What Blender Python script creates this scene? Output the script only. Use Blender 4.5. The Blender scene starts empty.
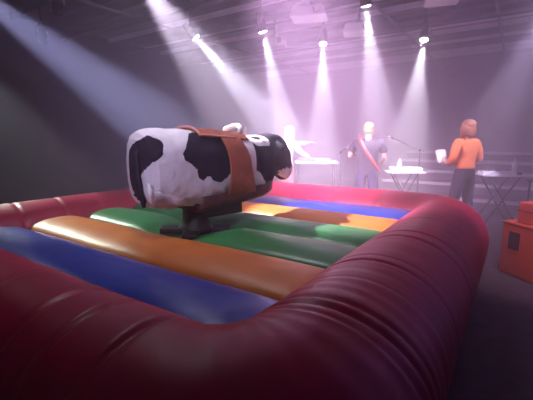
import bpy, bmesh, math, random
from mathutils import Vector, Matrix, noise
random.seed(7)
PI = math.pi
scene = bpy.context.scene
COL = scene.collection

# ------------------------------------------------------------------ camera
F, CX, CY, H, PITCH = 370.0, 266.5, 200.0, 1.403, 0.164
cam_d = bpy.data.cameras.new('camera'); cam_d.sensor_width = 36.0; cam_d.lens = 36.0 * F / 533.0
cam_d.clip_start = 0.02; cam_d.clip_end = 200
cam = bpy.data.objects.new('camera', cam_d); COL.objects.link(cam)
cam.location = (0, 0, H); cam.rotation_euler = (PI / 2 - PITCH, 0, 0)
scene.camera = cam
# ------------------------------------------------------------------ world, exposure
w = bpy.data.worlds.new('world'); scene.world = w; w.use_nodes = True
w.node_tree.nodes['Background'].inputs[0].default_value = (0.05, 0.03, 0.08, 1)
w.node_tree.nodes['Background'].inputs[1].default_value = 0.05
vs = scene.view_settings
vs.view_transform = 'Standard'; vs.look = 'None'; vs.gamma = 1.0; vs.use_curve_mapping = False
vs.exposure = 2.2
HAZE_NEAR, HAZE_STAGE = 0.022, 0.18
LAMP_POWER = 1.0
scene.cycles.max_bounces = 8; scene.cycles.volume_bounces = 3; scene.cycles.diffuse_bounces = 3

# ------------------------------------------------------------------ place frame (room and mat share two axes)
YAW = 0.593
AX = Vector((-math.cos(YAW), math.sin(YAW), 0))      # along the coloured stripes
BX = Vector((math.sin(YAW), math.cos(YAW), 0))       # across the stripes, away
def P(a, b, z=0.0): return AX * a + BX * b + Vector((0, 0, z))
def ray(u, v):
    c, s = math.cos(PITCH), math.sin(PITCH)
    x, up = (u - CX) / F, -(v - CY) / F
    return Vector((x, c + s * up, -s + c * up))
def at_y(u, v, y): d = ray(u, v); return Vector((0, 0, H)) + d * (y / d.y)
def at_z(u, v, z): d = ray(u, v); return Vector((0, 0, H)) + d * ((z - H) / d.z)

# ------------------------------------------------------------------ materials
def mat(name, col, rough=0.6, metal=0.0, var=0.0, vscale=6.0, bump=0.0, bscale=40.0, emit=None, estr=0.0, coat=0.0, spec=0.5, col2=None):
    m = bpy.data.materials.new(name); m.use_nodes = True
    nt = m.node_tree; b = nt.nodes['Principled BSDF']
    b.inputs['Roughness'].default_value = rough; b.inputs['Metallic'].default_value = metal
    b.inputs['Coat Weight'].default_value = coat; b.inputs['Specular IOR Level'].default_value = spec
    tc = nt.nodes.new('ShaderNodeTexCoord')
    if var > 0 or col2:
        n = nt.nodes.new('ShaderNodeTexNoise'); n.inputs['Scale'].default_value = vscale; n.inputs['Detail'].default_value = 4
        nt.links.new(tc.outputs['Object'], n.inputs['Vector'])
        r = nt.nodes.new('ShaderNodeValToRGB'); r.color_ramp.elements[0].position = 0.3; r.color_ramp.elements[1].position = 0.7
        c2 = col2 if col2 else tuple(min(1, x * (1 + var)) for x in col)
        c1 = col if col2 else tuple(x * (1 - var) for x in col)
        r.color_ramp.elements[0].color = (*c1, 1); r.color_ramp.elements[1].color = (*c2, 1)
        nt.links.new(n.outputs['Fac'], r.inputs['Fac']); nt.links.new(r.outputs['Color'], b.inputs['Base Color'])
    else:
        b.inputs['Base Color'].default_value = (*col, 1)
    if bump > 0:
        n2 = nt.nodes.new('ShaderNodeTexNoise'); n2.inputs['Scale'].default_value = bscale; n2.inputs['Detail'].default_value = 3
        nt.links.new(tc.outputs['Object'], n2.inputs['Vector'])
        bp = nt.nodes.new('ShaderNodeBump'); bp.inputs['Strength'].default_value = bump; bp.inputs['Distance'].default_value = 0.02
        nt.links.new(n2.outputs['Fac'], bp.inputs['Height']); nt.links.new(bp.outputs['Normal'], b.inputs['Normal'])
    if emit:
        b.inputs['Emission Color'].default_value = (*emit, 1); b.inputs['Emission Strength'].default_value = estr
    return m
M = {}
M['floor'] = mat('floor_carpet', (0.07, 0.03, 0.055), 0.75, var=0.35, vscale=9, bump=0.3, bscale=120)
M['wall'] = mat('wall_paint', (0.035, 0.026, 0.045), 0.9, var=0.15, vscale=2)
M['ceil'] = mat('ceiling_paint', (0.012, 0.010, 0.016), 0.9, var=0.2, vscale=2)
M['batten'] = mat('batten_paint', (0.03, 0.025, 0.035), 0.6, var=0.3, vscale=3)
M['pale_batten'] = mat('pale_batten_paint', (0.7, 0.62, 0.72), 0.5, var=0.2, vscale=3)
M['pipe'] = mat('steel_pipe', (0.16, 0.15, 0.17), 0.4, metal=0.6)
M['black_metal'] = mat('black_metal', (0.02, 0.02, 0.025), 0.4, metal=0.5)
M['chrome'] = mat('bare_metal', (0.7, 0.7, 0.72), 0.2, metal=1.0)
M['red_vinyl'] = mat('red_vinyl', (0.42, 0.006, 0.055), 0.42, var=0.12, vscale=3, bump=0.06, bscale=22)
M['blue_vinyl'] = mat('blue_vinyl', (0.018, 0.04, 0.33), 0.30, var=0.1, vscale=3, bump=0.05, bscale=18)
M['orange_vinyl'] = mat('orange_vinyl', (0.60, 0.17, 0.025), 0.46, var=0.1, vscale=3, bump=0.05, bscale=18)
M['green_vinyl'] = mat('green_vinyl', (0.03, 0.20, 0.055), 0.36, var=0.1, vscale=3, bump=0.05, bscale=18)
M['leather'] = mat('brown_leather', (0.36, 0.10, 0.045), 0.5, var=0.25, vscale=7, bump=0.15, bscale=60)
M['dark_leather'] = mat('dark_leather', (0.09, 0.03, 0.025), 0.55, var=0.3, vscale=8)
M['pedestal'] = mat('pedestal_cover', (0.014, 0.007, 0.009), 0.6, var=0.3, vscale=8)
M['piping'] = mat('pink_piping', (0.6, 0.28, 0.25), 0.5)
M['white_hide'] = mat('white_hide', (0.72, 0.68, 0.72), 0.85, var=0.06, vscale=9, bump=0.3, bscale=60)
M['black_hide'] = mat('black_hide', (0.03, 0.022, 0.035), 0.9, spec=0.15, var=0.2, vscale=9, bump=0.3, bscale=60)
M['rope'] = mat('white_rope', (0.75, 0.72, 0.7), 0.8)
M['skin'] = mat('skin', (0.66, 0.40, 0.30), 0.55)
M['orange_shirt'] = mat('orange_cloth', (0.80, 0.20, 0.05), 0.8, var=0.1, vscale=12)
M['dark_trouser'] = mat('dark_trouser_cloth', (0.025, 0.016, 0.03), 0.85, var=0.15)
M['black_shirt'] = mat('black_cloth', (0.018, 0.012, 0.03), 0.85, var=0.15)
M['navy_trouser'] = mat('navy_cloth', (0.025, 0.02, 0.07), 0.85, var=0.15)
M['white_shirt'] = mat('white_cloth', (0.66, 0.62, 0.62), 0.8)
M['pink_trouser'] = mat('rose_cloth', (0.42, 0.16, 0.18), 0.8)
M['blond'] = mat('blond_hair', (0.42, 0.25, 0.11), 0.5, var=0.25, vscale=40)
M['red_blond'] = mat('reddish_hair', (0.30, 0.10, 0.045), 0.5, var=0.3, vscale=40)
M['brown_hair'] = mat('brown_hair', (0.20, 0.10, 0.06), 0.5, var=0.25, vscale=40)
M['eye'] = mat('eye', (0.03, 0.02, 0.02), 0.2)
M['shoe'] = mat('shoe_leather', (0.03, 0.03, 0.035), 0.5)
M['strap'] = mat('red_strap', (0.30, 0.035, 0.04), 0.6)
M['paper'] = mat('paper', (0.85, 0.83, 0.83), 0.8)
M['white_plastic'] = mat('white_plastic', (0.78, 0.74, 0.80), 0.45, var=0.04)
M['grey_plastic'] = mat('grey_plastic', (0.25, 0.24, 0.28), 0.5)
M['black_plastic'] = mat('black_plastic', (0.02, 0.02, 0.025), 0.45)
M['red_box'] = mat('red_box_paint', (0.66, 0.075, 0.035), 0.55, var=0.12, vscale=4, bump=0.05)
M['dark_panel'] = mat('dark_panel', (0.06, 0.012, 0.02), 0.5)
M['step_side'] = mat('tribune_riser', (0.09, 0.06, 0.11), 0.8, var=0.1)
M['step_top'] = mat('tribune_tread', (0.14, 0.10, 0.16), 0.7, var=0.1)
M['edge_strip'] = mat('pale_edge_strip', (0.75, 0.68, 0.78), 0.5)
M['water'] = mat('bottle_plastic', (0.75, 0.78, 0.82), 0.15, spec=0.7)
M['lens'] = mat('lamp_lens', (0.9, 0.9, 0.9), 0.2, emit=(1.0, 0.93, 1.0), estr=8.0)

# ------------------------------------------------------------------ mesh helpers
def finish(name, bm, m, parent=None, smooth=True, loc=None):
    bmesh.ops.recalc_face_normals(bm, faces=bm.faces)
    me = bpy.data.meshes.new(name); bm.to_mesh(me); bm.free()
    if smooth:
        for p in me.polygons: p.use_smooth = True
    ms = m if isinstance(m, (list, tuple)) else [m]
    for x in ms: me.materials.append(x)
    o = bpy.data.objects.new(name, me); COL.objects.link(o)
    if parent: o.parent = parent
    if loc is not None: o.location = loc
    return o
def tag(o, label=None, cat=None, group=None, kind=None):
    if label: o['label'] = label
    if cat: o['category'] = cat
    if group: o['group'] = group
    if kind: o['kind'] = kind
    return o
def thing(name, label, cat, loc=(0, 0, 0), rz=0.0, group=None):
    o = bpy.data.objects.new(name, None); COL.objects.link(o); o.empty_display_size = 0.1
    o.location = loc; o.rotation_euler = (0, 0, rz)
    return tag(o, label, cat, group)
def box(bm, c, s, rot=None, bev=0.0):
    t = bmesh.new(); bmesh.ops.create_cube(t, size=1.0)
    bmesh.ops.scale(t, vec=s, verts=t.verts)
    if bev > 0: bmesh.ops.bevel(t, geom=list(t.edges), offset=bev, segments=2, affect='EDGES', profile=0.6)
    if rot is not None: bmesh.ops.transform(t, matrix=rot.to_4x4() if isinstance(rot, Matrix) else Matrix.Rotation(rot, 4, 'Z'), verts=t.verts)
    bmesh.ops.translate(t, vec=c, verts=t.verts)
    merge(bm, t); return bm
def merge(bm, t):
    me = bpy.data.meshes.new('tmp'); t.to_mesh(me); t.free(); bm.from_mesh(me); bpy.data.meshes.remove(me)
def frame_of(d):
    d = d.normalized(); up = Vector((0, 0, 1)) if abs(d.z) < 0.95 else Vector((1, 0, 0))
    s = d.cross(up).normalized(); return s, s.cross(d).normalized()
def tube(bm, pts, r, n=10, closed_ends=True):
    pts = [Vector(p) for p in pts]; rs = r if isinstance(r, (list, tuple)) else [r] * len(pts)
    rings = []; s0 = None
    for i, p in enumerate(pts):
        d = (pts[min(i + 1, len(pts) - 1)] - pts[max(i - 1, 0)])
        s, u = frame_of(d)
        if s0 is not None and s.dot(s0) < 0: s, u = -s, -u
        s0 = s
        rings.append([bm.verts.new(p + (s * math.cos(2 * PI * k / n) + u * math.sin(2 * PI * k / n)) * rs[i]) for k in range(n)])
    for a, b in zip(rings, rings[1:]):
        for k in range(n): bm.faces.new((a[k], a[(k + 1) % n], b[(k + 1) % n], b[k]))
    if closed_ends:
        bm.faces.new(rings[0][::-1]); bm.faces.new(rings[-1])
    return bm
def lathe(bm, prof, n=20, mtx=None):
    t = bmesh.new(); rings = []
    for r, z in prof:
        rings.append([t.verts.new((max(r, 1e-4) * math.cos(2 * PI * k / n), max(r, 1e-4) * math.sin(2 * PI * k / n), z)) for k in range(n)])
    for a, b in zip(rings, rings[1:]):
        for k in range(n): t.faces.new((a[k], a[(k + 1) % n], b[(k + 1) % n], b[k]))
    t.faces.new(rings[0][::-1]); t.faces.new(rings[-1])
    if mtx is not None: bmesh.ops.transform(t, matrix=mtx, verts=t.verts)
    merge(bm, t); return bm
def aim(p, d):
    return Matrix.Translation(p) @ d.to_track_quat('Z', 'Y').to_matrix().to_4x4()
def blob(bm, c, s, rot=None, seg=16, ring=10):
    t = bmesh.new(); bmesh.ops.create_uvsphere(t, u_segments=seg, v_segments=ring, radius=1.0)
    bmesh.ops.scale(t, vec=s, verts=t.verts)
    if rot is not None: bmesh.ops.transform(t, matrix=rot.to_4x4(), verts=t.verts)
    bmesh.ops.translate(t, vec=c, verts=t.verts); merge(bm, t); return bm
B = bmesh.new
MAB = Matrix((AX, BX, Vector((0, 0, 1)))).transposed()          # rotation: local x -> A, y -> B
def abox(bm, a0, a1, b0, b1, z0, z1, bev=0.0):
    return box(bm, P((a0 + a1) / 2, (b0 + b1) / 2, (z0 + z1) / 2), (abs(a1 - a0), abs(b1 - b0), abs(z1 - z0)), MAB if False else MABR, bev)
MABR = Matrix.Rotation(math.atan2(AX.y, AX.x), 3, 'Z')

# ------------------------------------------------------------------ room shell
CEIL = 3.75
A0, A1, B0, B1 = -8.0, 8.4, -3.2, 13.0
T = 0.2
def struct(name, bm, m, parent=None):
    o = finish(name, bm, m, parent, smooth=False)
    if parent is None: o['kind'] = 'structure'
    return o
struct('floor', abox(B(), A0 - T, A1 + T, B0 - T, B1 + T, -0.2, 0.0), M['floor'])
ceiling = struct('ceiling', abox(B(), A0 - T, A1 + T, B0 - T, B1 + T, CEIL, CEIL + 0.2), M['ceil'])
struct('wall_left', abox(B(), A1, A1 + T, B0 - T, B1 + T, 0, CEIL), M['wall'])
struct('wall_right', abox(B(), A0 - T, A0, B0 - T, B1 + T, 0, CEIL), M['wall'])
struct('wall_back', abox(B(), A0, A1, B1, B1 + T, 0, CEIL), M['wall'])
struct('wall_front', abox(B(), A0, A1, B0 - T, B0, 0, CEIL), M['wall'])
# battens under the ceiling, running along the stripes' direction
bt = None
for i in range(19):
    b = 3.0 + i * 0.52
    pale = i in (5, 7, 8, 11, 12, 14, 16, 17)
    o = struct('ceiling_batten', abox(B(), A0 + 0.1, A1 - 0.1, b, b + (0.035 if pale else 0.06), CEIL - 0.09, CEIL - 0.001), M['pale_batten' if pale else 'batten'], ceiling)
# pipes of the lighting grid
def pipe(p, q, label):
    o = finish('lighting_pipe', tube(B(), [p, q], 0.024, 10), M['pipe'])
    return tag(o, label, 'pipe', 'pipes of the lighting grid')
ZP = 3.50
LAB_A = ('over the far rim of the mat', 'over the high white table', 'over the lowest tribune step', 'over the top of the tribune')
for b, la in zip((4.55, 6.12, 7.9, 9.6), LAB_A):
    pipe(P(A0 + 0.001, b, ZP), P(A1 - 0.001, b, ZP), 'steel lighting pipe running across the hall ' + la)
LAB_B = ('beyond the rim by the dark wall', 'over the bull', 'over the rim by the red boxes', 'past the red boxes')
for a, la in zip((5.9, 2.15, 0.5, -2.2), LAB_B):
    pipe(P(a, B0 + 0.001, ZP + 0.05), P(a, B1 - 0.001, ZP + 0.05), 'steel lighting pipe running lengthwise ' + la)

# ------------------------------------------------------------------ tiered tribune at the far side
tb = thing('tribune', 'low tiered tribune of dark steps with pale edges behind the tables', 'tribune', P(-2.5, 8.6, 0))
TI = Matrix.Translation(-Vector(tb.location))
for i in range(5):
    b0 = 8.0 + i * 0.75; z1 = 0.26 + i * 0.2
    bm = abox(B(), -7.6, 2.6, b0, b0 + 0.74 if i < 4 else 11.8, 0.0, z1); bmesh.ops.transform(bm, matrix=TI, verts=bm.verts)
    st = finish('step', bm, M['step_side'], tb, False)
    bm = abox(B(), -7.6, 2.6, b0 - 0.015, b0 + 0.05, z1 - 0.05, z1 + 0.012); bmesh.ops.transform(bm, matrix=TI, verts=bm.verts)
    finish('edge_strip', bm, M['edge_strip'], st, False)

# ------------------------------------------------------------------ inflatable mat
NA, NB, LA, LB, R, ZC, ZM = 0.580, 0.733, 3.532, 3.900, 0.405, 0.365, 0.600
MC = P(NA + LA / 2, NB + LB / 2, 0)
mat_t = thing('inflatable_mat', 'large red-rimmed inflatable safety mat with striped floor under the bull', 'inflatable mat', MC)
def loc_mat(bm): bmesh.ops.translate(bm, vec=-MC, verts=bm.verts); return bm
# rim path: rounded rectangle, counted from the near side
def rim_path(step=0.0105, rc=0.42):
    pts = []
    c = [(NA + rc, NB + rc, PI, 1.5 * PI), (NA + LA - rc, NB + rc, 1.5 * PI, 2 * PI), (NA + LA - rc, NB + LB - rc, 0, PI / 2), (NA + rc, NB + LB - rc, PI / 2, PI)]
    for i, (ca, cb, t0, t1) in enumerate(c):
        n = max(8, int(rc * (t1 - t0) / step))
        for k in range(n + 1):
            t = t0 + (t1 - t0) * k / n; pts.append((ca + rc * math.cos(t), cb + rc * math.sin(t), math.cos(t), math.sin(t)))
        ca2, cb2, u0, _ = c[(i + 1) % 4]
        p0 = pts[-1]; p1 = (ca2 + rc * math.cos(u0), cb2 + rc * math.sin(u0))
        L = math.hypot(p1[0] - p0[0], p1[1] - p0[1]); n = int(L / step)
        for k in range(1, n):
            pts.append((p0[0] + (p1[0] - p0[0]) * k / n, p0[1] + (p1[1] - p0[1]) * k / n, p0[2], p0[3]))
    return pts
# creases (a, b on the centre line, depth, width)
creases = []
def crest(u, v): return at_z(u, v, ZC + R * 0.9)
for (u, v), dpt, wd in (((150, 334), .055, .016), ((100, 319), .05, .015), ((64, 306), .04, .015), ((20, 282), .02, .016), ((-40, 262), .02, .016)):
    creases.append((crest(u, v).dot(AX), NB, dpt, wd))
for (u, v), dpt, wd in (((318, 312), .05, .016), ((325, 305), .028, .013), ((310, 320), .02, .013), ((352, 284), .012, .014), ((373, 268), .032, .014), ((379, 263), .016, .012), ((401, 242), .042, .017), ((408, 236), .032, .015), ((425, 222), .015, .016)):
    creases.append((NA, crest(u, v).dot(BX), dpt, wd))
for b in (1.6, 2.0, 2.42, 2.9, 3.35, 3.8): creases.append((NA + LA, b, .03, .02))
for a in (1.3, 1.9, 2.5, 3.1): creases.append((a, NB + LB, .02, .02))
NPR = 44
bm = B(); rings = []
for (pa, pb, na_, nb_) in rim_path():
    ring = []
    for k in range(NPR):
        t = 2 * PI * k / NPR
        co, si = math.cos(t), math.sin(t)              # co>0: outward
        d = 0.0
        for (ca, cb, dp, wd) in creases:
            if abs(ca - pa) < 0.5 and abs(cb - pb) < 0.5:
                on = (abs(cb - pb) < 0.03 and (cb == NB or cb == NB + LB)) or (abs(ca - pa) < 0.03 and (ca == NA or ca == NA + LA))
                if not on: continue
                # the crease slants: moves along the tube with the height round the profile
                if cb in (NB, NB + LB): s = pa - ca - 0.10 * (t - PI / 2) * 0.5
                else: s = pb - cb + 0.10 * (t - PI / 2) * 0.5
                d += dp * math.exp(-(s / wd) ** 2) * (0.35 + 0.65 * max(0.0, math.cos(t - 0.62 * PI)) ) - dp * 0.16 * math.exp(-(s / (wd * 4.5)) ** 2)
        nz = noise.noise(Vector((pa * 2.2, pb * 2.2, t))) * 0.008 + noise.noise(Vector((pa * 9, pb * 9, t * 1.5))) * 0.003
        # fine gathers near the near corner
        g = math.exp(-(((pa - NA - 0.1) / 0.5) ** 2 + ((pb - NB - 0.55) / 0.55) ** 2))
        nz += g * 0.0014 * math.sin((pb - pa) * 62 + t * 2.0 + 2 * noise.noise(Vector((pa * 5, pb * 5, t))))
        r = R * (1 - d) + nz
        off = r * co * (1.05 if co > 0 else 1.0); z = ZC + r * si
        if z < 0: z = 0.0
        ring.append(bm.verts.new(P(pa + na_ * off, pb + nb_ * off, z)))
    rings.append(ring)
for i in range(len(rings)):
    a, b = rings[i], rings[(i + 1) % len(rings)]
    for k in range(NPR): bm.faces.new((a[k], a[(k + 1) % NPR], b[(k + 1) % NPR], b[k]))
rim = finish('rim_tube', loc_mat(bm), M['red_vinyl'], mat_t); rim['label'] = 'creased red vinyl rim tube'
# dark ground skirt under the rim, floor tubes
NT = 6
SAG = (2.50, 2.50)                                     # where the pedestal presses the mat down
IB0, IB1 = NB + R * 0.62, NB + LB - R * 0.62
IA0, IA1 = NA + R * 0.55, NA + LA - R * 0.55
WT = (IB1 - IB0) / NT
for i, cname in enumerate(('blue', 'orange', 'green', 'green', 'orange', 'blue')):
    bm = B(); rings = []
    NLEN, NP = 90, 26
    for k in range(NLEN + 1):
        q = k / NLEN; a = IA0 + (IA1 - IA0) * q
        e = min(q, 1 - q) * (IA1 - IA0)                # distance to the tube's end
        endf = math.sqrt(max(0.0, 1 - max(0.0, 1 - e / 0.22) ** 2))
        ring = []
        for j in range(NP + 1):
            t = -1 + 2 * j / NP
            hump = (1 - abs(t) ** 2.4) ** 0.55
            z = ZM - 0.065 + 0.10 * hump * (0.35 + 0.65 * endf)
            z += 0.006 * noise.noise(Vector((a * 2.0, i * 3.1 + t, 0))) + 0.0025 * noise.noise(Vector((a * 9, i * 7 + t * 3, 2))) * hump
            b = IB0 + WT * (i + 0.5 + 0.5 * t)
            z -= 0.085 * math.exp(-(((a - SAG[0]) / 0.42) ** 2 + ((b - SAG[1]) / 0.42) ** 2) ** 2)
            b += 0.008 * noise.noise(Vector((a * 1.5, i * 5.0, 4)))
            ring.append(bm.verts.new(P(a, b, z)))
        ring.append(bm.verts.new(P(a, IB0 + WT * (i + 1) , 0.02))); ring.append(bm.verts.new(P(a, IB0 + WT * i, 0.02)))
        rings.append(ring)
    n = len(rings[0])
    for r0, r1 in zip(rings, rings[1:]):
        for j in range(n): bm.faces.new((r0[j], r0[(j + 1) % n], r1[(j + 1) % n], r1[j]))
    bm.faces.new(rings[0]); bm.faces.new(rings[-1][::-1])
    o = finish('floor_tube', loc_mat(bm), M[cname + '_vinyl'], mat_t); o['label'] = cname + ' padded floor tube'

# ------------------------------------------------------------------ mechanical bull
BYAW = math.radians(42.0)
BPOS = Vector((-0.47, 3.50, ZM + 0.035))
bull = thing('mechanical_bull', 'mechanical rodeo bull wrapped in black and white cowhide with brown saddle', 'mechanical bull', BPOS, BYAW)
SX = 0.92; bull.scale = (SX, 1, 1)
BR = Matrix.Rotation(BYAW, 3, 'Z'); BRI = BR.transposed()
def bull_px(u, v, yl):
    """pixel -> bull coordinates (x, z) on the upright plane at sideways offset yl"""
    o = BRI @ (Vector((0, 0, H)) - BPOS); d = BRI @ ray(u, v)
    t = (yl - o.y) / d.y; q = o + d * t
    return (q.x / SX, q.z)
def px_of(p):
    q = BR @ Vector((p.x * SX, p.y, p.z)) + BPOS - Vector((0, 0, H))
    c, s = math.cos(PITCH), math.sin(PITCH)
    dz = c * q.y - s * q.z
    return (CX + F * q.x / dz, CY - F * (s * q.y + c * q.z) / dz)
STA = [(-0.865, .10, .70, .34), (-0.855, .17, .765, .28), (-0.83, .225, .815, .235), (-0.77, .27, .845, .205), (-0.66, .295, .855, .185), (-0.5, .305, .85, .18), (-0.3, .305, .84, .185),
       (-0.1, .30, .825, .20), (0.1, .295, .81, .215), (0.28, .285, .80, .225), (0.42, .265, .80, .235), (0.54, .235, .80, .25), (0.63, .19, .79, .28), (0.68, .14, .76, .33), (0.70, .08, .70, .40)]
def interp(x):
    if x <= STA[0][0]: return STA[0][1:]
    for s, e in zip(STA, STA[1:]):
        if x <= e[0]:
            t = (x - s[0]) / (e[0] - s[0]); return tuple(s[k] + (e[k] - s[k]) * t for k in (1, 2, 3))
    return STA[-1][1:]
def body_pt(x, th, grow=0.0):
    """th: 0 = top of the back, +90 deg = bull's right flank (towards -y)"""
    hw, zt, zb = interp(x); zc = (zt + zb) / 2; hh = (zt - zb) / 2
    e = 2 / 2.7
    s, c = math.sin(th), math.cos(th)
    y = -math.copysign(abs(s) ** e, s) * (hw + grow); z = zc + math.copysign(abs(c) ** e, c) * (hh + grow)
    return Vector((x, y, z))
def inpoly(p, poly):
    x, y = p; r = False; j = len(poly) - 1
    for i in range(len(poly)):
        (xi, yi), (xj, yj) = poly[i], poly[j]
        if (yi > y) != (yj > y) and x < (xj - xi) * (y - yi) / (yj - yi) + xi: r = not r
        j = i
    return r
POLY = [[(129.5, 150), (132, 144), (141, 139), (147, 135), (157, 138), (163, 144), (164, 154), (158, 160), (150, 165), (143, 172), (140, 178), (141, 187), (145, 197), (147, 203), (138, 200), (134, 195), (131, 176), (129.5, 157)],
        [(189, 133), (188, 141), (185, 148), (183, 154), (186, 161), (192, 163), (197, 171), (199, 178), (204, 181), (208, 176), (210, 176), (214, 181), (219, 183), (225, 179), (230, 175), (240, 160), (240, 130)]]
NECKW = [(253, 167), (261, 173), (266, 184), (273, 197), (250, 199)]
def is_black(p):
    n1 = 0.012 * noise.noise(p * 22) + 0.008 * noise.noise(p * 50)
    q = px_of(p); q = (q[0] + n1 * 90, q[1] + 1.1 * noise.noise(p * 20 + Vector((9, 0, 0))))
    yside = p.y
    if p.x > 0.27:
        if inpoly(q, NECKW): return False
        # white blotch with a black spot on the withers
        dx, dy = p.x - 0.40, yside + 0.13
        if p.z > 0.70 and (dx / 0.17) ** 2 + (dy / 0.12) ** 2 < 1 + 6 * n1 and not ((dx + 0.01) / 0.07) ** 2 + (dy / 0.05) ** 2 < 1: return False
        return True
    if yside > 0.0 and p.x > -0.80 or p.y > 0.14:      # the far flank: other blotches
        if p.z > 0.80: return False
        return noise.noise(Vector((p.x * 2.6 + 4.1, 1.3, p.z * 2.9))) > 0.12
    return any(inpoly(q, pl) for pl in POLY)
bm = B()
NX, NTH = 320, 250
xs = [STA[0][0] + (STA[-1][0] - STA[0][0]) * (0.5 - 0.5 * math.cos(PI * k / NX)) * 1.0 for k in range(NX + 1)]
rings = []
for x in xs:
    ring = []
    for j in range(NTH):
        th = 2 * PI * j / NTH
        p = body_pt(x, th)
        # leathery folds low on the flank, hip and shoulder swells
        c = Vector((x, 0, 0.52)); out = (p - c).normalized()
        p += out * (0.010 * noise.noise(p * 6) + 0.005 * noise.noise(p * 16))
        low = max(0.0, 0.42 - p.z) * 4
        p += out * 0.010 * low * math.sin(x * 30 + p.z * 40 + 3 * noise.noise(p * 5))
        ring.append(bm.verts.new(p))
    rings.append(ring)
for r0, r1 in zip(rings, rings[1:]):
    for j in range(NTH): bm.faces.new((r0[j], r0[(j + 1) % NTH], r1[(j + 1) % NTH], r1[j]))
bm.faces.new(rings[0]); bm.faces.new(rings[-1][::-1])
for f in bm.faces:
    f.material_index = 1 if is_black(f.calc_center_median()) else 0
body = finish('body', bm, [M['white_hide'], M['black_hide']], bull); body['label'] = 'cowhide covered body'
# rear hide flap hanging under the rump and a short tail
bm = B()
fl = [bull_px(u, v, -0.26) for u, v in ((149, 201), (153, 207), (158, 209), (164, 206), (176, 204), (190, 203), (204, 204), (222, 198), (238, 192))]
up = [(x, z + 0.14) for x, z in fl]
for (x0, z0), (x1, z1), (x2, z2), (x3, z3) in zip(fl, fl[1:], up[1:], up):
    q = [bm.verts.new((x, -0.262 + dy, z)) for dy in (0, 0.018) for x, z in ((x0, z0), (x1, z1), (x2, z2), (x3, z3))]
    for f in ((0, 1, 2, 3), (7, 6, 5, 4), (0, 4, 5, 1), (1, 5, 6, 2), (2, 6, 7, 3), (3, 7, 4, 0)): bm.faces.new([q[k] for k in f])
bmesh.ops.remove_doubles(bm, verts=bm.verts, dist=0.0005)
finish('hide_flap', bm, M['white_hide'], bull)
finish('tail', tube(B(), [(-0.84, -0.06, 0.70), (-0.875, -0.08, 0.64), (-0.885, -0.12, 0.48), (-0.885, -0.15, 0.34), (-0.875, -0.16, 0.27), (-0.87, -0.16, 0.235)], [.010, .020, .017, .018, .022, .012], 10), M['black_hide'], bull)
# brown belly board under the hide
bm = B(); rr = []
for x in (-0.38, -0.3, 0.0, 0.3, 0.5, 0.6):
    hw = interp(x)[0] * 0.9; zb = interp(x)[2]
    rr.append([bm.verts.new(v) for v in ((x, -hw, zb + 0.10), (x, -hw * 0.95, zb - 0.005), (x, -hw * 0.7, zb - 0.045), (x, hw * 0.7, zb - 0.045), (x, hw * 0.95, zb - 0.005), (x, hw, zb + 0.10))])
for r0, r1 in zip(rr, rr[1:]):
    for j in range(6): bm.faces.new((r0[j], r0[(j + 1) % 6], r1[(j + 1) % 6], r1[j]))
bm.faces.new(rr[0]); bm.faces.new(rr[-1][::-1])
finish('belly_board', bm, M['dark_leather'], bull)
# saddle: seat pad along the back, girth flap over the flank, piping, rope grip
def shell(name, xr, thr, grow, m, parent, nx=30, nt=40, xshift=None, thick=0.02):
    bm = B(); g = []
    for lay in (0, 1):
        L = []
        for i in range(nx + 1):
            row = []
            for j in range(nt + 1):
                th = thr[0] + (thr[1] - thr[0]) * j / nt
                x = xr[0] + (xr[1] - xr[0]) * i / nx
                if xshift: x = xshift(i / nx, th)
                q = body_pt(x, th, grow if lay else grow - thick)
                row.append(bm.verts.new(q))
            L.append(row)
        g.append(L)
    for i in range(nx):
        for j in range(nt):
            bm.faces.new((g[1][i][j], g[1][i + 1][j], g[1][i + 1][j + 1], g[1][i][j + 1]))
            bm.faces.new((g[0][i][j], g[0][i][j + 1], g[0][i + 1][j + 1], g[0][i + 1][j]))
    for i in range(nx):
        for j in (0, nt): bm.faces.new((g[0][i][j], g[0][i + 1][j], g[1][i + 1][j], g[1][i][j]))
    for j in range(nt):
        for i in (0, nx): bm.faces.new((g[0][i][j], g[0][i][j + 1], g[1][i][j + 1], g[1][i][j]))
    return finish(name, bm, m, parent)
D = math.radians
pad = shell('saddle_seat', (-0.36, 0.22), (-D(42), D(42)), 0.026, M['leather'], bull)
FE = [(0.0, bull_px(214, 134, -.15)[0], bull_px(233, 137, -.15)[0]), (D(50), bull_px(222, 140, -.25)[0], bull_px(241, 142, -.25)[0]), (D(90), bull_px(229, 160, -.29)[0], bull_px(250, 160, -.29)[0]), (D(140), bull_px(228, 187, -.26)[0], bull_px(258, 187, -.26)[0])]
def flap_x(t, th):
    th = abs(th)
    for (t0, a0, b0), (t1, a1, b1) in zip(FE, FE[1:]):
        if th <= t1 + 1e-6:
            f = (th - t0) / (t1 - t0); x0 = a0 + (a1 - a0) * f; x1 = b0 + (b1 - b0) * f
            return x0 + (x1 - x0) * t
flap = shell('girth_flap', (0, 1), (-D(140), D(140)), 0.030, M['leather'], bull, nt=90, xshift=flap_x)
bm = B()
for s in (-1, 1): tube(bm, [body_pt(x / 100, s * D(42), 0.03) for x in range(-36, 9, 3)], 0.010, 8)
tube(bm, [body_pt(-0.36, D(t), 0.03) for t in range(-42, 43, 6)], 0.010, 8)
finish('piping', bm, M['piping'], pad)
bm = B()
tube(bm, [(0.18, -0.14, 0.82), (0.20, -0.13, 0.865), (0.24, -0.06, 0.89), (0.26, 0.0, 0.895), (0.25, 0.07, 0.885), (0.22, 0.13, 0.865), (0.20, 0.14, 0.82)], 0.022, 10)
finish('rope_grip', bm, M['rope'], bull)
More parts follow.
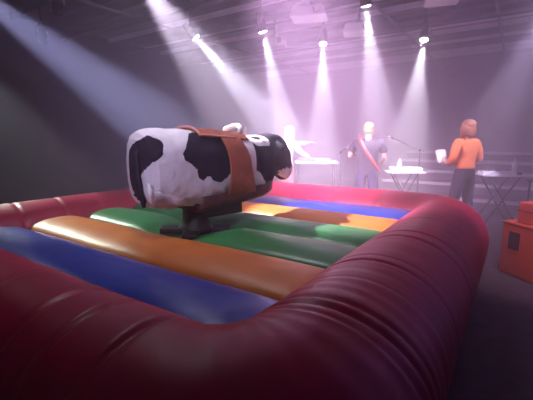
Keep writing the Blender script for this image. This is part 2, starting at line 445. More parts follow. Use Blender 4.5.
# head: hangs forward and down from the neck
bm = B(); rings = []
HS = [(0.56, .62, .16, .20), (0.64, .62, .165, .215), (0.74, .61, .16, .215), (0.83, .575, .145, .20), (0.90, .52, .13, .165), (0.95, .455, .11, .125), (0.985, .40, .095, .10), (1.0, .37, .07, .07), (1.005, .355, .03, .03)]
for i, (x, zc, hw, hh) in enumerate(HS):
    t = i / (len(HS) - 1); tilt = -0.15 - 0.75 * t
    ring = []
    for j in range(28):
        th = 2 * PI * j / 28; e = 2 / 2.5
        s, c = math.sin(th), math.cos(th)
        y = math.copysign(abs(s) ** e, s) * hw; u = math.copysign(abs(c) ** e, c) * hh
        q = Vector((x + u * -math.sin(tilt), y, zc + u * math.cos(tilt)))
        q += Vector((0, math.copysign(1, y), 0.3)) * 0.012 * noise.noise(q * 9)
        ring.append(bm.verts.new(q))
    rings.append(ring)
for r0, r1 in zip(rings, rings[1:]):
    for j in range(28): bm.faces.new((r0[j], r0[(j + 1) % 28], r1[(j + 1) % 28], r1[j]))
bm.faces.new(rings[0]); bm.faces.new(rings[-1][::-1])
bmesh.ops.subdivide_edges(bm, edges=bm.edges[:], cuts=1, use_grid_fill=True)
for f in bm.faces:
    c = f.calc_center_median()
    f.material_index = 1
    if c.x > 0.78 and abs(c.y) > 0.05 and 0.30 < c.z < 0.46 and noise.noise(c * 7) > -0.15: f.material_index = 0
head = finish('head', bm, [M['white_hide'], M['black_hide']], bull); head['label'] = 'black cowhide head with white muzzle patch'
for s in (-1, 1):
    rot = Matrix.Rotation(s * -0.5, 3, 'X') @ Matrix.Rotation(0.5, 3, 'Y')
    finish('ear', blob(B(), (0.70, s * 0.185, 0.70), (0.035, 0.085, 0.035), rot), M['black_hide'], head)
    finish('eye', blob(B(), (0.88, s * 0.125, 0.60), (0.018, 0.012, 0.018)), M['eye'], head)
# pedestal: motor column, gear box, foot plate
bm = B(); lathe(bm, [(.165, -.075), (.17, -.03), (.14, .0), (.125, .05), (.118, .2), (.125, .26)], 28, Matrix.Translation((-0.27, 0, 0)))
finish('motor_column', bm, M['pedestal'], bull)
finish('gear_box', box(B(), (-0.03, 0, 0.125), (0.50, 0.26, 0.13), None, 0.02), M['pedestal'], bull, False)
bm = B()
for k in range(4):
    an = PI / 4 + k * PI / 2 + 0.1
    box(bm, (math.cos(an) * 0.2 - 0.27, math.sin(an) * 0.16, -0.055), (0.30, 0.15, 0.05), an, 0.012)
finish('foot_plate', bm, M['pedestal'], bull, False)

# ------------------------------------------------------------------ red boxes by the mat's corner
def cuboid_on(name, label, c, rz, s, z0, m, group=None):
    t = thing(name, label, 'box', (c[0], c[1], z0), rz, group)
    finish('shell', box(B(), (0, 0, s[2] / 2), s, None, 0.015), m, t, False)
    return t
pc = at_z(498, 270, 0.0)
er = at_z(533, 285, 0.0)
ex = (er - pc); ang = math.atan2(ex.y, ex.x)
bw, bd, bh = 0.62, 0.50, 0.56
R2 = Matrix.Rotation(ang, 3, 'Z')
cc = pc + R2 @ Vector((bw / 2, bd / 2, 0))
rb = cuboid_on('red_box', 'orange-red box with a dark square panel on the floor by the mat', cc, ang, (bw, bd, bh), 0.0, M['red_box'])
finish('panel', box(B(), (-bw / 2 + 0.16, -bd / 2 - 0.003, bh - 0.19), (0.125, 0.014, 0.185), None, 0.004), M['dark_panel'], rb, False)
finish('lid_rim', box(B(), (0, 0, bh - 0.03), (bw + 0.012, bd + 0.012, 0.014), None, 0.004), M['dark_panel'], rb, False)
c2 = pc + R2 @ Vector((0.38, 0.20, 0))
rb2 = cuboid_on('red_case', 'smaller orange-red case stacked on top of the red box', c2, ang + 0.06, (0.46, 0.36, 0.22), bh, M['red_box'])
finish('seam', box(B(), (0, 0, 0.13), (0.466, 0.366, 0.01)), M['dark_panel'], rb2, False)
c3 = pc + R2 @ Vector((0.08, 0.41, 0))
bm = B()
for k in range(4):
    tube(bm, [Vector((math.cos(t * PI / 12) * (0.044 + 0.003 * k), math.sin(t * PI / 12) * (0.044 + 0.003 * k), 0.012 + 0.016 * k)) for t in range(25)], 0.010, 8)
o = finish('cable_coil', bm, M['black_plastic'], None, True, (c3.x, c3.y, bh)); tag(o, 'coil of black cable lying on the red box', 'cable')

# ------------------------------------------------------------------ people
def skin_mesh(verts, edges, radii, root=0, sub=2):
    me = bpy.data.meshes.new('sk'); me.from_pydata([tuple(v) for v in verts], edges, [])
    o = bpy.data.objects.new('sk', me); COL.objects.link(o)
    md = o.modifiers.new('s', 'SKIN'); md.use_smooth_shade = True; md.branch_smoothing = 0.4
    for i, r in enumerate(radii):
        rr = r if isinstance(r, (tuple, list)) else (r, r)
        me.skin_vertices[0].data[i].radius = rr
        me.skin_vertices[0].data[i].use_root = (i == root)
    md2 = o.modifiers.new('u', 'SUBSURF'); md2.levels = sub; md2.render_levels = sub
    dg = bpy.context.evaluated_depsgraph_get()
    ev = bpy.data.meshes.new_from_object(o.evaluated_get(dg))
    bpy.data.objects.remove(o); bpy.data.meshes.remove(me)
    return ev
def from_parts(name, meshes, m, parent):
    bm = B()
    for me in meshes:
        bm.from_mesh(me); bpy.data.meshes.remove(me)
    return finish(name, bm, m, parent)
def chain(pts):
    return [Vector(p) for p in pts], [(i, i + 1) for i in range(len(pts) - 1)]
def hand(wrist, d, palm_n, curl=0.5):
    """palm and five separate fingers; d = direction of the fingers, palm_n = the way the palm faces"""
    d = Vector(d).normalized(); n = Vector(palm_n); n = (n - d * n.dot(d)).normalized(); s = d.cross(n)
    W = Vector(wrist); out = []
    v = [W - d * 0.02, W + d * 0.03, W + d * 0.085]
    out.append(skin_mesh(v, [(0, 1), (1, 2)], [(.026, .022), (.036, .016), (.040, .014)], 0, 1))
    for i, (sp, ln) in enumerate(((-.030, .068), (-.010, .078), (.011, .073), (.031, .058))):
        b0 = W + d * 0.075 + s * sp
        b1 = b0 + (d * math.cos(curl * .4) + n * math.sin(curl * .4)) * ln * .5
        b2 = b1 + (d * math.cos(curl * 1.1) + n * math.sin(curl * 1.1)) * ln * .3
        b3 = b2 + (d * math.cos(curl * 1.7) + n * math.sin(curl * 1.7)) * ln * .25
        out.append(skin_mesh([b0, b1, b2, b3], [(0, 1), (1, 2), (2, 3)], [.0095, .009, .0085, .007], 0, 1))
    t0 = W + d * 0.025 - s * 0.026; t1 = t0 + (d * .7 - s * .7 + n * .2).normalized() * 0.038; t2 = t1 + (d * .9 - s * .25 + n * .4).normalized() * 0.032
    out.append(skin_mesh([t0, t1, t2], [(0, 1), (1, 2)], [.012, .010, .008], 0, 1))
    return out
def person(label, loc, rz, J, shirt, trouser, hair, hair_fn, sleeve='long', head_turn=0.0, female=True, group=None):
    """J: joint positions (x right, y forward, z up, metres; feet at z = 0); missing ones take a standing default"""
    hgt = J.get('height', 1.68); k = hgt / 1.68
    S = dict(pelvis=(0, 0, .93), waist=(0, 0, 1.06), chest=(0, 0.0, 1.24), neck=(0, 0.0, 1.43), head0=(0, .015, 1.50), head1=(0, .02, 1.57), head2=(0, .015, 1.63))
    S.update({'sh_r': (.17, 0, 1.375), 'el_r': (.22, -.02, 1.10), 'wr_r': (.22, .12, .90), 'sh_l': (-.17, 0, 1.375), 'el_l': (-.22, -.02, 1.10), 'wr_l': (-.22, .12, .90),
              'hip_r': (.095, 0, .88), 'kn_r': (.11, .02, .48), 'an_r': (.12, -.02, .08), 'hip_l': (-.095, 0, .88), 'kn_l': (-.11, .02, .48), 'an_l': (-.12, -.02, .08)})
    S.update({a: b for a, b in J.items() if a not in ('height', 'wide', 'hem', 'hd_r', 'hd_l', 'pn_r', 'pn_l')})
    V = {a: Vector(b) * k for a, b in S.items()}
    t = thing('person', label, 'person', loc, rz, group)
    tw = J.get('wide', 1.0 if female else 1.15)
    names = list(V); ix = {n: i for i, n in enumerate(names)}
    rad = dict(pelvis=(.135, .10), waist=(.115 * tw, .085 * tw), chest=(.135 * tw, .095 * tw), neck=.052, head0=(.062, .07), head1=(.074, .09), head2=(.060, .070), sh_r=.055 * tw, el_r=.040, wr_r=.028, sh_l=.055 * tw, el_l=.040, wr_l=.028,
               hip_r=.088, kn_r=.058, an_r=.040, hip_l=.088, kn_l=.058, an_l=.040)
    E_ = [('pelvis', 'waist'), ('waist', 'chest'), ('chest', 'neck'), ('neck', 'head0'), ('head0', 'head1'), ('head1', 'head2'), ('chest', 'sh_r'), ('sh_r', 'el_r'), ('el_r', 'wr_r'), ('chest', 'sh_l'), ('sh_l', 'el_l'), ('el_l', 'wr_l'),
          ('pelvis', 'hip_r'), ('hip_r', 'kn_r'), ('kn_r', 'an_r'), ('pelvis', 'hip_l'), ('hip_l', 'kn_l'), ('kn_l', 'an_l')]
    thin = {'pelvis': .8, 'waist': .8, 'chest': .72, 'sh_r': .8, 'sh_l': .8, 'hip_r': .85, 'hip_l': .85}
    rr_ = [tuple(q * thin.get(n, 1.0) for q in (rad[n] if isinstance(rad[n], tuple) else (rad[n],) * 2)) for n in names]
    ms = [skin_mesh([V[n] for n in names], [(ix[a], ix[b]) for a, b in E_], rr_, ix['pelvis'])]
    for sd in ('r', 'l'):
        dd = J.get('hd_' + sd) or tuple((V['wr_' + sd] - V['el_' + sd]).normalized())
        ms += hand(V['wr_' + sd], dd, J.get('pn_' + sd, (0, 0, -1) if abs(Vector(dd).z) < .8 else (1 if sd == 'l' else -1, 0, 0)))
    # nose, lips and ears belong to the one body mesh
    hc = V['head1']; RT = Matrix.Rotation(head_turn, 3, 'Z')
    bm = B()
    blob(bm, hc + RT @ Vector((0, .100, -.012)), (.013, .020, .022), None, 10, 8)
    blob(bm, hc + RT @ Vector((0, .088, -.060)), (.022, .010, .008), None, 10, 8)
    for s in (-1, 1): blob(bm, hc + RT @ Vector((s * .078, .0, -.015)), (.010, .022, .032), None, 10, 8)
    me = bpy.data.meshes.new('f'); bm.to_mesh(me); bm.free(); ms.append(me)
    body = from_parts('body', ms, M['skin'], t)
    for s in (-1, 1): finish('eye', blob(B(), hc + RT @ Vector((s * .030, .085, .010)), (.011, .008, .008), None, 10, 8), M['eye'], body)
    # shirt: torso and sleeves, a little larger than the body
    g = 0.016
    el = lambda a, b, f: V[a] + (V[b] - V[a]) * f
    sv = [V['pelvis'] + Vector((0, 0, J.get('hem', -.02))), V['pelvis'] + Vector((0, 0, .07)), V['waist'] + Vector((0, 0, .03)), V['chest'], el('chest', 'neck', .70), el('chest', 'neck', .97)]
    sr = [(.165, .128), (.155 * max(1, tw * .95), .122), (.138 * tw, .108 * tw), (.160 * tw, .120 * tw), (.115 * tw, .095), (.066, .066)]
    se = [(0, 1), (1, 2), (2, 3), (3, 4), (4, 5)]
    for sd in ('r', 'l'):
        i0 = len(sv)
        sv += [V['sh_' + sd]]; sr += [.070 * tw]
        se += [(3, i0)]
        if sleeve == 'long':
            sv += [V['el_' + sd], el('el_' + sd, 'wr_' + sd, .9)]; sr += [.056, .043]; se += [(i0, i0 + 1), (i0 + 1, i0 + 2)]
        else:
            sv += [el('sh_' + sd, 'el_' + sd, .75)]; sr += [.062]; se += [(i0, i0 + 1)]
    o = from_parts('shirt', [skin_mesh(sv, se, sr, 0)], shirt, t)
    tv = [V['pelvis'] + Vector((0, 0, .12)), V['pelvis']]; tr = [(.140, .108), (.155, .120)]; te = [(0, 1)]
    for sd in ('r', 'l'):
        i0 = len(tv); tv += [V['hip_' + sd], V['kn_' + sd], V['an_' + sd]]; tr += [.103, .075, .062]; te += [(1, i0), (i0, i0 + 1), (i0 + 1, i0 + 2)]
    from_parts('trousers', [skin_mesh(tv, te, tr, 0)], trouser, t)
    for sd in ('r', 'l'):
        a = V['an_' + sd]; bm = B()
        blob(bm, (a.x, a.y + .06, .040), (.045, .135, .045)); blob(bm, (a.x, a.y, .062), (.045, .055, .055))
        for v in bm.verts: v.co.z = max(v.co.z, 0.0)
        finish('shoe', bm, M['shoe'], t)
    hb = B(); hair_fn(hb, hc, RT)
    finish('hair', hb, hair, t)
    return t, V
def hair_short(bm, hc, RT):
    blob(bm, hc + RT @ Vector((0, -.028, .040)), (.086, .098, .078), None, 20, 14)
    blob(bm, hc + RT @ Vector((0, -.045, -.005)), (.080, .070, .085), None, 20, 14)
def hair_bob(bm, hc, RT):
    blob(bm, hc + RT @ Vector((0, -.028, .040)), (.092, .102, .084), None, 20, 14)
    for i in range(15):
        an = PI + (i - 7) * PI / 14 * 1.05
        x, y = math.sin(an) * .085, math.cos(an) * .088 - .004
        p0 = hc + RT @ Vector((x * .8, y * .8, .06)); p1 = hc + RT @ Vector((x * 1.08, y * 1.05, -.02)); p2 = hc + RT @ Vector((x * 1.12, y * 1.08, -.09)); p3 = hc + RT @ Vector((x * .95 + .01 * math.sin(i * 3), y * 1.0, -.135 - .015 * math.sin(i * 5)))
        tube(bm, [p0, p1, p2, p3], [.024, .028, .026, .008], 8)
def hair_tail(bm, hc, RT):
    blob(bm, hc + RT @ Vector((0, -.028, .040)), (.088, .100, .080), None, 20, 14)
    blob(bm, hc + RT @ Vector((0, -.05, -.005)), (.078, .066, .088), None, 20, 14)
    tube(bm, [hc + RT @ Vector(q) for q in ((0, -.10, .02), (0, -.135, -.01), (.0, -.135, -.09), (.01, -.115, -.17))], [.025, .030, .026, .006], 10)

def stand_at(u, v_top, y, z_top):
    """ground point under pixel column u at distance y"""
    p = at_y(u, v_top, y); return Vector((p.x, p.y, 0))
# woman in orange, back to us, reading from sheets in her left hand
p1 = stand_at(469, 122, 5.45, 1.66)
wo, VO = person('person in orange blouse and dark trousers seen from behind holding white paper', p1, 0.42,
    dict(height=1.67, wide=1.12, sh_r=(.195, 0, 1.37), sh_l=(-.195, 0, 1.37), el_r=(.27, -.03, 1.10), wr_r=(.20, .19, 1.08), el_l=(-.275, .0, 1.10), wr_l=(-.155, .17, 1.05), hd_l=(-.05, 1, .15), pn_l=(1, 0, 0), hem=.03, kn_r=(.15, .03, .48), an_r=(.20, -.02, .08), kn_l=(-.16, .03, .48), an_l=(-.22, -.03, .08)),
    M['orange_shirt'], M['dark_trouser'], M['red_blond'], hair_bob, 'long')
# man in black with a strap over his back
p2 = stand_at(369, 124, 5.95, 1.64)
ma, VM = person('person in black short-sleeved shirt with a red strap across the back', p2, -0.30,
    dict(height=1.66, wide=1.32, hem=-.10, sh_r=(.205, 0, 1.36), sh_l=(-.205, 0, 1.36), el_r=(.27, .02, 1.12), wr_r=(.23, .24, 1.04), el_l=(-.29, -.02, 1.13), wr_l=(-.20, .22, 1.14), neck=(0, .01, 1.43), head0=(.005, .025, 1.50), head1=(.01, .035, 1.57), head2=(.01, .03, 1.63)),
    M['black_shirt'], M['navy_trouser'], M['blond'], hair_short, 'short', -0.3, False)
bm = B()
pts = [(-.13, .10, 1.36), (-.135, .0, 1.452), (-.115, -.095, 1.38), (-.05, -.160, 1.26), (.05, -.165, 1.11), (.15, -.125, .96), (.20, .0, .88)]
prev = None
for i, p in enumerate(pts):
    p = Vector(p); d = (Vector(pts[min(i + 1, 6)]) - Vector(pts[max(i - 1, 0)])).normalized()
    nrm = Vector((p.x * .35, p.y, 0.0 if i not in (1,) else 1.0)); nrm = (nrm - d * nrm.dot(d)).normalized(); sd = d.cross(nrm)
    row = [bm.verts.new(p + sd * a + nrm * b) for a, b in ((-.026, .0), (.026, .0), (.026, .010), (-.026, .010))]
    if prev:
        for j in range(4): bm.faces.new((prev[j], prev[(j + 1) % 4], row[(j + 1) % 4], row[j]))
    else: bm.faces.new(row)
    prev = row
bm.faces.new(prev[::-1])
finish('shoulder_strap', bm, M['strap'], ma)
# woman in white, arm stretched out to the right
p3 = stand_at(287, 128, 6.9, 1.62)
ww, VW = person('person in white top stretching one arm out over the white table', p3, -1.15,
    dict(height=1.64, sh_l=(-.17, .03, 1.36), el_l=(-.14, .30, 1.34), wr_l=(-.10, .52, 1.36), sh_r=(.17, .04, 1.35), el_r=(.21, .20, 1.17), wr_r=(.16, .42, 1.08), chest=(0, .03, 1.24), neck=(0, .06, 1.42), head0=(0, .08, 1.49), head1=(0, .09, 1.56), head2=(0, .085, 1.62)),
    M['white_shirt'], M['pink_trouser'], M['blond'], hair_bob, 'long')
p4 = stand_at(243, 128, 7.6, 1.64)
wp, VP_ = person('person standing behind the bull with only the head showing', p4, 0.2, dict(height=1.65), M['white_shirt'], M['dark_trouser'], M['blond'], hair_tail, 'long')

# paper sheets in the left hand of the woman in orange
WM = Matrix.Translation(p1) @ Matrix.Rotation(0.42, 4, 'Z')
hp = WM @ (VO['wr_l'] + Vector((-.015, .10, .015)))
for i, (tx, tz, off) in enumerate(((1.2, 0.2, 0.0), (1.25, 0.1, 0.03))):
    bm = B(); n = 6
    rot = Matrix.Rotation(0.42 + tz, 4, 'Z') @ Matrix.Rotation(tx, 4, 'X')
    g = [[[bm.verts.new(rot @ Vector((-.105 + .21 * a / n, -.02 + .20 * b / n, .018 * math.sin(PI * a / n) + off + .0012 * l))) for b in range(n + 1)] for a in range(n + 1)] for l in (0, 1)]
    for a in range(n):
        for b in range(n):
            bm.faces.new((g[1][a][b], g[1][a + 1][b], g[1][a + 1][b + 1], g[1][a][b + 1])); bm.faces.new((g[0][a][b], g[0][a][b + 1], g[0][a + 1][b + 1], g[0][a + 1][b]))
    for a in range(n):
        for e in (0, n):
            bm.faces.new((g[0][a][e], g[0][a + 1][e], g[1][a + 1][e], g[1][a][e])); bm.faces.new((g[0][e][a], g[0][e][a + 1], g[1][e][a + 1], g[1][e][a]))
    o = finish('paper_sheet', bm, M['paper'], None, True, hp)
    tag(o, ('foremost white paper sheet in the hand of the person in orange', 'white paper sheet behind the other one held by the person in orange')[i], 'paper', 'sheets held by the person in orange')

# ------------------------------------------------------------------ tables, keyboards, stands, bottles
def x_table(label, c, rz, w, d, h, top_m, leg_m):
    t = thing('folding_table', label, 'table', (c.x, c.y, 0), rz)
    finish('table_top', box(B(), (0, 0, h - .0125), (w, d, .025), None, .006), top_m, t, False)
    for s in (-1, 1):
        y = s * (d / 2 - .05)
        for q in (-1, 1):
            x0, x1 = q * (w / 2 - .10), -q * (w / 2 - .06)
            bm = tube(B(), [(x0, y + q * .016, h - .025), (x1, y + q * .016, .015)], .014, 8)
            finish('leg', bm, leg_m, t)
    for q in (-1, 1):
        finish('foot_bar', tube(B(), [(q * (w / 2 - .06), -d / 2 + .02, .016), (q * (w / 2 - .06), d / 2 - .02, .016)], .016, 8), leg_m, t)
    finish('pivot', tube(B(), [(0, -d / 2 + .02, h / 2), (0, d / 2 - .02, h / 2)], .011, 8), leg_m, t)
    return t
def keyboard(label, c, rz, z, w, d, m, body_h=.06):
    t = thing('keyboard', label, 'keyboard', (c.x, c.y, z), rz)
    finish('case', box(B(), (0, 0, body_h / 2), (w, d, body_h), None, .010), m, t, False)
    finish('control_panel', box(B(), (0, d * .27, body_h + .002), (w * .94, d * .34, .008)), M['grey_plastic'], t, False)
    n = int(w / .045)
    for i in range(n):
        finish('white_key', box(B(), (-w * .46 + w * .92 * (i + .5) / n, -d * .22, body_h + .004), (w * .92 / n * .9, d * .44, .012)), M['white_plastic'], t, False)
    for i in range(n - 1):
        if i % 7 in (2, 6): continue
        finish('black_key', box(B(), (-w * .46 + w * .92 * (i + 1) / n, -d * .12, body_h + .012), (w * .92 / n * .5, d * .26, .014)), M['black_plastic'], t, False)
    return t
def bottle(label, c, z):
    t = thing('water_bottle', label, 'bottle', (c.x, c.y, z), 0, 'water bottles on the tables')
    finish('bottle_body', lathe(B(), [(.028, 0), (.034, .006), (.034, .05), (.031, .06), (.034, .07), (.034, .14), (.030, .165), (.015, .195), (.013, .205)], 18), M['water'], t)
    finish('cap', lathe(B(), [(.016, .205), (.0165, .207), (.0165, .225), (.014, .228)], 18), M['white_plastic'], t)
    return t
TZ = .86
# table beside the man
tc = at_z(404, 171, TZ); tr = -0.10
x_table('white topped folding table with crossed legs beside the person in black', tc, tr, .60, .42, TZ, M['white_plastic'], M['black_metal'])
R_ = Matrix.Rotation(tr, 3, 'Z')
keyboard('small white keyboard on the table beside the person in black', tc + R_ @ Vector((.03, .03, 0)), tr, TZ, .50, .22, M['white_plastic'])
bottle('clear water bottle standing left of the small white keyboard', tc + R_ @ Vector((-.12, -.155, 0)), TZ)
# table beside the woman in orange
tc2 = at_z(500, 174, TZ + .0); tr2 = -0.12
x_table('white topped folding table with crossed legs beside the person in orange', tc2, tr2, .66, .42, TZ, M['white_plastic'], M['black_metal'])
R2_ = Matrix.Rotation(tr2, 3, 'Z')
keyboard('white keyboard on the table beside the person in orange', tc2 + R2_ @ Vector((-.06, .0, 0)), tr2, TZ, .46, .22, M['white_plastic'], .045)
bottle('clear water bottle on the table edge next to the black table', tc2 + R2_ @ Vector((.26, .12, 0)), TZ)
o = finish('cable_plug', box(B(), (0, 0, .02), (.05, .06, .04), None, .008), M['black_plastic'], None, False, tc2 + R2_ @ Vector((.22, -.12, 0)) + Vector((0, 0, 0)))
o.location.z = TZ; tag(o, 'small black adapter lying beside the white keyboard', 'adapter')
# black table at the right
tc3 = at_z(556, 181, .82)
t3 = thing('black_table', 'black square table standing behind the red boxes', 'table', (tc3.x, tc3.y, 0), -0.12)
finish('table_top', box(B(), (0, 0, .805), (.55, .42, .03), None, .008), M['black_plastic'], t3, False)
for sx in (-1, 1):
    for sy in (-1, 1): finish('leg', tube(B(), [(sx * .24, sy * .17, .79), (sx * .25, sy * .18, 0)], .014, 8), M['black_metal'], t3)
# white covered table in front of the woman in white
TZ4 = .98
tc4 = at_z(316, 161, TZ4)
t4 = thing('high_table', 'high white table reached over by the person in white', 'table', (tc4.x, tc4.y, 0), -0.08)
finish('table_top', box(B(), (0, 0, TZ4 - .02), (.80, .45, .04), None, .01), M['white_plastic'], t4, False)
for sx in (-1, 1):
    for sy in (-1, 1): finish('leg', tube(B(), [(sx * .34, sy * .17, TZ4 - .04), (sx * .35, sy * .18, 0)], .016, 8), M['black_metal'], t4)
R4 = Matrix.Rotation(-0.08, 3, 'Z')
keyboard('white keyboard lying on the high white table', tc4 + R4 @ Vector((-.05, 0, 0)), -0.08, TZ4, .60, .24, M['white_plastic'], .05)
# microphones on boom stands
def mic_stand(label, tip, base, boom_from):
    t = thing('microphone_stand', label, 'microphone stand', (base.x, base.y, 0))
    b = Vector((base.x, base.y, 0)); bf = boom_from - b; tp = tip - b
    for k in range(3):
        an = k * 2 * PI / 3 + .4
        finish('leg', tube(B(), [(0, 0, .12), (math.cos(an) * .26, math.sin(an) * .26, .012)], .010, 8), M['black_metal'], t)
    finish('pole', tube(B(), [(0, 0, .06), (0, 0, bf.z)], .011, 10), M['black_metal'], t)
    d = (tp - bf).normalized()
    finish('boom', tube(B(), [bf - d * .22, tp - d * .16], .008, 8), M['black_metal'], t)
    finish('clutch', blob(B(), bf, (.026, .026, .026)), M['black_metal'], t)
    m = finish('microphone', lathe(B(), [(.012, -.17), (.014, -.16), (.019, -.03), (.02, -.012)], 16, aim(tp, d)), M['grey_plastic'], t)
    finish('microphone_grille', lathe(B(), [(.02, -.012), (.029, .0), (.032, .02), (.028, .042), (.015, .055), (.004, .058)], 16, aim(tp, d)), M['chrome'], m)
    return t
tip = at_y(390, 137, 6.0); bf = at_y(420, 150, 6.75); base = Vector((bf.x, bf.y, 0))
mic_stand('microphone on a boom stand behind the table of the person in black', tip, base, bf)
tip = at_y(350, 145, 6.35); bf = at_y(341, 152, 6.75); base = Vector((bf.x, bf.y, 0))
mic_stand('microphone on a boom stand between the high table and the person in black', tip, base, bf)

# ------------------------------------------------------------------ pale boxes hung from the ceiling
def hung_box(label, u, v, zb, rz, s):
    p = at_z(u, v, zb)
    t = thing('ceiling_projector', label, 'projector', (p.x, p.y, zb), rz, 'pale units under the ceiling')
    w_, d_, h_ = s
    bm = B(); vv = []
    for (x, y, z) in ((-.5, -.5, 0), (.5, -.5, 0), (.5, .5, 0), (-.5, .5, 0), (-.42, -.42, 1), (.42, -.42, 1), (.42, .5, 1), (-.42, .5, 1)):
        vv.append(bm.verts.new((x * w_, y * d_, z * h_)))
    for f in ((3, 2, 1, 0), (4, 5, 6, 7), (0, 1, 5, 4), (1, 2, 6, 5), (2, 3, 7, 6), (3, 0, 4, 7)): bm.faces.new([vv[k] for k in f])
    bmesh.ops.bevel(bm, geom=list(bm.edges), offset=.015, segments=2, affect='EDGES')
    finish('housing', bm, M['white_plastic'], t, False)
    finish('mounting_pole', tube(B(), [(0, 0, h_ - .01), (0, 0, CEIL - zb)], .025, 10), M['pipe'], t)
    finish('lens_ring', lathe(B(), [(.05, -.002), (.055, .0), (.055, .03), (.04, .03)], 18, aim(Vector((w_ * .25, -d_ * .47, h_ * .5)), Vector((0, -1, 0)))), M['black_plastic'], t)
    return t
hung_box('pale projector on a pole above the straight-down spotlight near the small projector', 309, 19, 3.30, -0.25, (.58, .44, .15))
hung_box('small pale projector hung beside the beam of a tilted spotlight', 275, 47, 3.22, -0.2, (.46, .36, .17))
hung_box('pale wide projector hung beside the spotlight beam above the person in black', 358, 34, 3.25, -0.25, (.52, .38, .16))
hung_box('pale projector hung close above the spotlight nearest the orange person', 442, 2, 3.30, -0.3, (.46, .40, .15))

# ------------------------------------------------------------------ spotlights
def spotlight(label, p, target, power, color, angle, lit=True, blend=0.6, soft=0.03, group='stage spotlights under the ceiling'):
    d = (target - p).normalized()
    t = thing('spotlight', label, 'spotlight', (p.x, p.y, p.z), 0, group)
    can = finish('can', lathe(B(), [(.03, -.30), (.055, -.29), (.062, -.20), (.062, -.16), (.072, -.15), (.075, .0), (.069, .0), (.066, -.03)], 20, aim(Vector((0, 0, 0)), d)), M['black_metal'], t)
    finish('lens', lathe(B(), [(.066, -.03), (.067, -.005), (.055, .006), (.03, .012), (.004, .014)], 20, aim(Vector((0, 0, 0)), d)), M['lens'] if lit else M['grey_plastic'], can)
    s, u = frame_of(d)
    mid = -d * .13
    top = Vector((mid.x, mid.y, mid.z + .17))
    bm = B(); tube(bm, [mid + s * .085, mid + s * .088 + Vector((0, 0, .10)), top + s * .04, top - s * .04, mid - s * .088 + Vector((0, 0, .10)), mid - s * .085], .010, 8)
    finish('yoke', bm, M['chrome'], t)
    finish('hanger', tube(B(), [top, Vector((top.x, top.y, CEIL - p.z))], .013, 8), M['black_metal'], t)
    finish('hook_clamp', box(B(), Vector((top.x, top.y, top.z + .03)), (.05, .05, .06), None, .008), M['chrome'], t, False)
    if lit:
        l = bpy.data.lights.new('spot_beam', 'SPOT'); l.energy = power * LAMP_POWER; l.color = color
        l.spot_size = angle; l.spot_blend = blend; l.shadow_soft_size = soft
        lo = bpy.data.objects.new('spot_beam', l); COL.objects.link(lo); lo.parent = t
        lo.matrix_local = aim(d * .035, -d)
    return t
ZL = 3.12
COOL = (.84, .82, 1.0)
WARM, LAV, PINK, BLUE, GREEN, VIO = (.94, .86, 1.0), (.76, .64, 1.0), (1.0, .62, 1.0), (.55, .6, 1.0), (.80, .90, .82), (.55, .28, 1.0)
spotlight('tilted spotlight with its beam slanting towards the high table', at_z(196, 38, ZL), at_y(318, 175, 6.9), 640, COOL, D(25))
spotlight('spotlight beside the small pale projector', at_z(263, 32, ZL), at_y(296, 175, 6.6), 600, COOL, D(23))
spotlight('spotlight shining straight down between two projectors', at_z(323, 44, ZL), at_y(322, 190, 6.3), 480, WARM, D(23))
spotlight('lit spotlight hung above the person in black', at_z(366, 6, ZL), at_y(385, 190, 5.8), 480, WARM, D(26))
spotlight('spotlight beaming down between the persons in black and orange', at_z(424, 40, ZL), at_y(402, 190, 6.0), 480, WARM, D(24))
spotlight('spotlight over the mat aimed past the bull at the stage', at_z(132, -28, ZL + .1), at_z(322, 216, .6), 560, WARM, D(30))
spotlight('spotlight over the rim casting a broad blue beam', at_z(-70, -40, ZL + .1), at_y(150, 120, 7.5), 1300, BLUE, D(22))
spotlight('spotlight by the dark wall lighting the rim of the mat', at_z(-75, 20, ZL), at_z(60, 203, .75), 240, GREEN, D(19))
spotlight('spotlight behind the red boxes aimed at the person in orange', at_z(570, -30, ZL), at_y(470, 165, 5.5), 170, LAV, D(26))
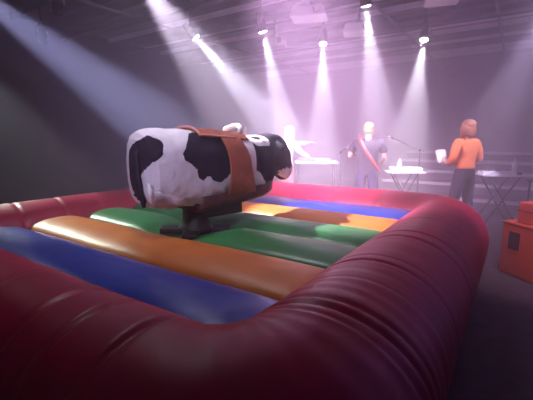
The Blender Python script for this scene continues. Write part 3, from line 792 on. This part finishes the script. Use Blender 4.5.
# lit lamps below are unseen fills, added to brighten haze, mat, bull and boxes
spotlight('added pink fill light over the near edge of the stage', P(1.7, 2.1, 3.4), at_y(350, 170, 6.3), 950, PINK, D(48), blend=0.9, soft=0.12)  # added lamp, strengthens the pink haze glow around the performers
spotlight('added violet fill light hung nearer the entrance than the red boxes', P(-1.6, 3.4, 3.3), P(-3.6, 8.6, 0.9), 800, VIO, D(60), blend=0.9, soft=0.12)  # invented source that turns the haze past the red boxes purple
spotlight('added pale fill light near the entrance aimed at the bull', Vector((-1.8, -1.0, 3.35)), Vector((-.45, 3.5, 1.25)), 130, LAV, D(26), blend=0.9, soft=0.12)  # unseen lamp added to lift the bull's near flank
spotlight('added pale fill light right above the bull', Vector((-.95, 2.9, 3.35)), Vector((-.55, 3.3, .6)), 24, WARM, D(100), blend=0.9, soft=0.12)  # added overhead fill for the rim tops and the bull's back
spotlight('added fill light right above the red boxes', Vector((2.2, 2.7, 3.35)), Vector((2.75, 4.0, .4)), 75, WARM, D(48), blend=0.9, soft=0.1)  # added to brighten the boxes and the rim next to them
spotlight("dark unlit spotlight hung above the rim behind the bull's rump", at_z(57, 12, ZL), at_y(60, 120, 7.0), 0, WARM, 1, False)
spotlight('small dark unlit spotlight near the dark wall', at_z(43, 42, ZL), at_y(60, 160, 9.0), 0, WARM, 1, False)

# ------------------------------------------------------------------ stage haze
hz = bpy.data.materials.new('haze'); hz.use_nodes = True
nt = hz.node_tree; nt.nodes.clear()
out = nt.nodes.new('ShaderNodeOutputMaterial'); sc = nt.nodes.new('ShaderNodeVolumeScatter')
sc.inputs['Color'].default_value = (0.92, 0.83, 1.0, 1); sc.inputs['Anisotropy'].default_value = 0.25
# the haze machine stands on the stage: the haze thins out towards the entrance (slowly, along B)
geo = nt.nodes.new('ShaderNodeNewGeometry'); dot = nt.nodes.new('ShaderNodeVectorMath'); dot.operation = 'DOT_PRODUCT'; dot.inputs[1].default_value = BX
mr = nt.nodes.new('ShaderNodeMapRange'); mr.interpolation_type = 'SMOOTHSTEP'
mr.inputs['From Min'].default_value = 1.5; mr.inputs['From Max'].default_value = 6.0; mr.inputs['To Min'].default_value = HAZE_NEAR; mr.inputs['To Max'].default_value = HAZE_STAGE
nt.links.new(geo.outputs['Position'], dot.inputs[0]); nt.links.new(dot.outputs['Value'], mr.inputs['Value']); nt.links.new(mr.outputs[0], sc.inputs['Density'])
nt.links.new(sc.outputs[0], out.inputs['Volume'])
ho = finish('stage_haze', abox(B(), A0 - .05, A1 + .05, B0 - .05, B1 + .05, -.05, CEIL + .05), hz, None, False)
tag(ho, 'thin lavender stage haze filling the whole hall', 'haze', kind='stuff')
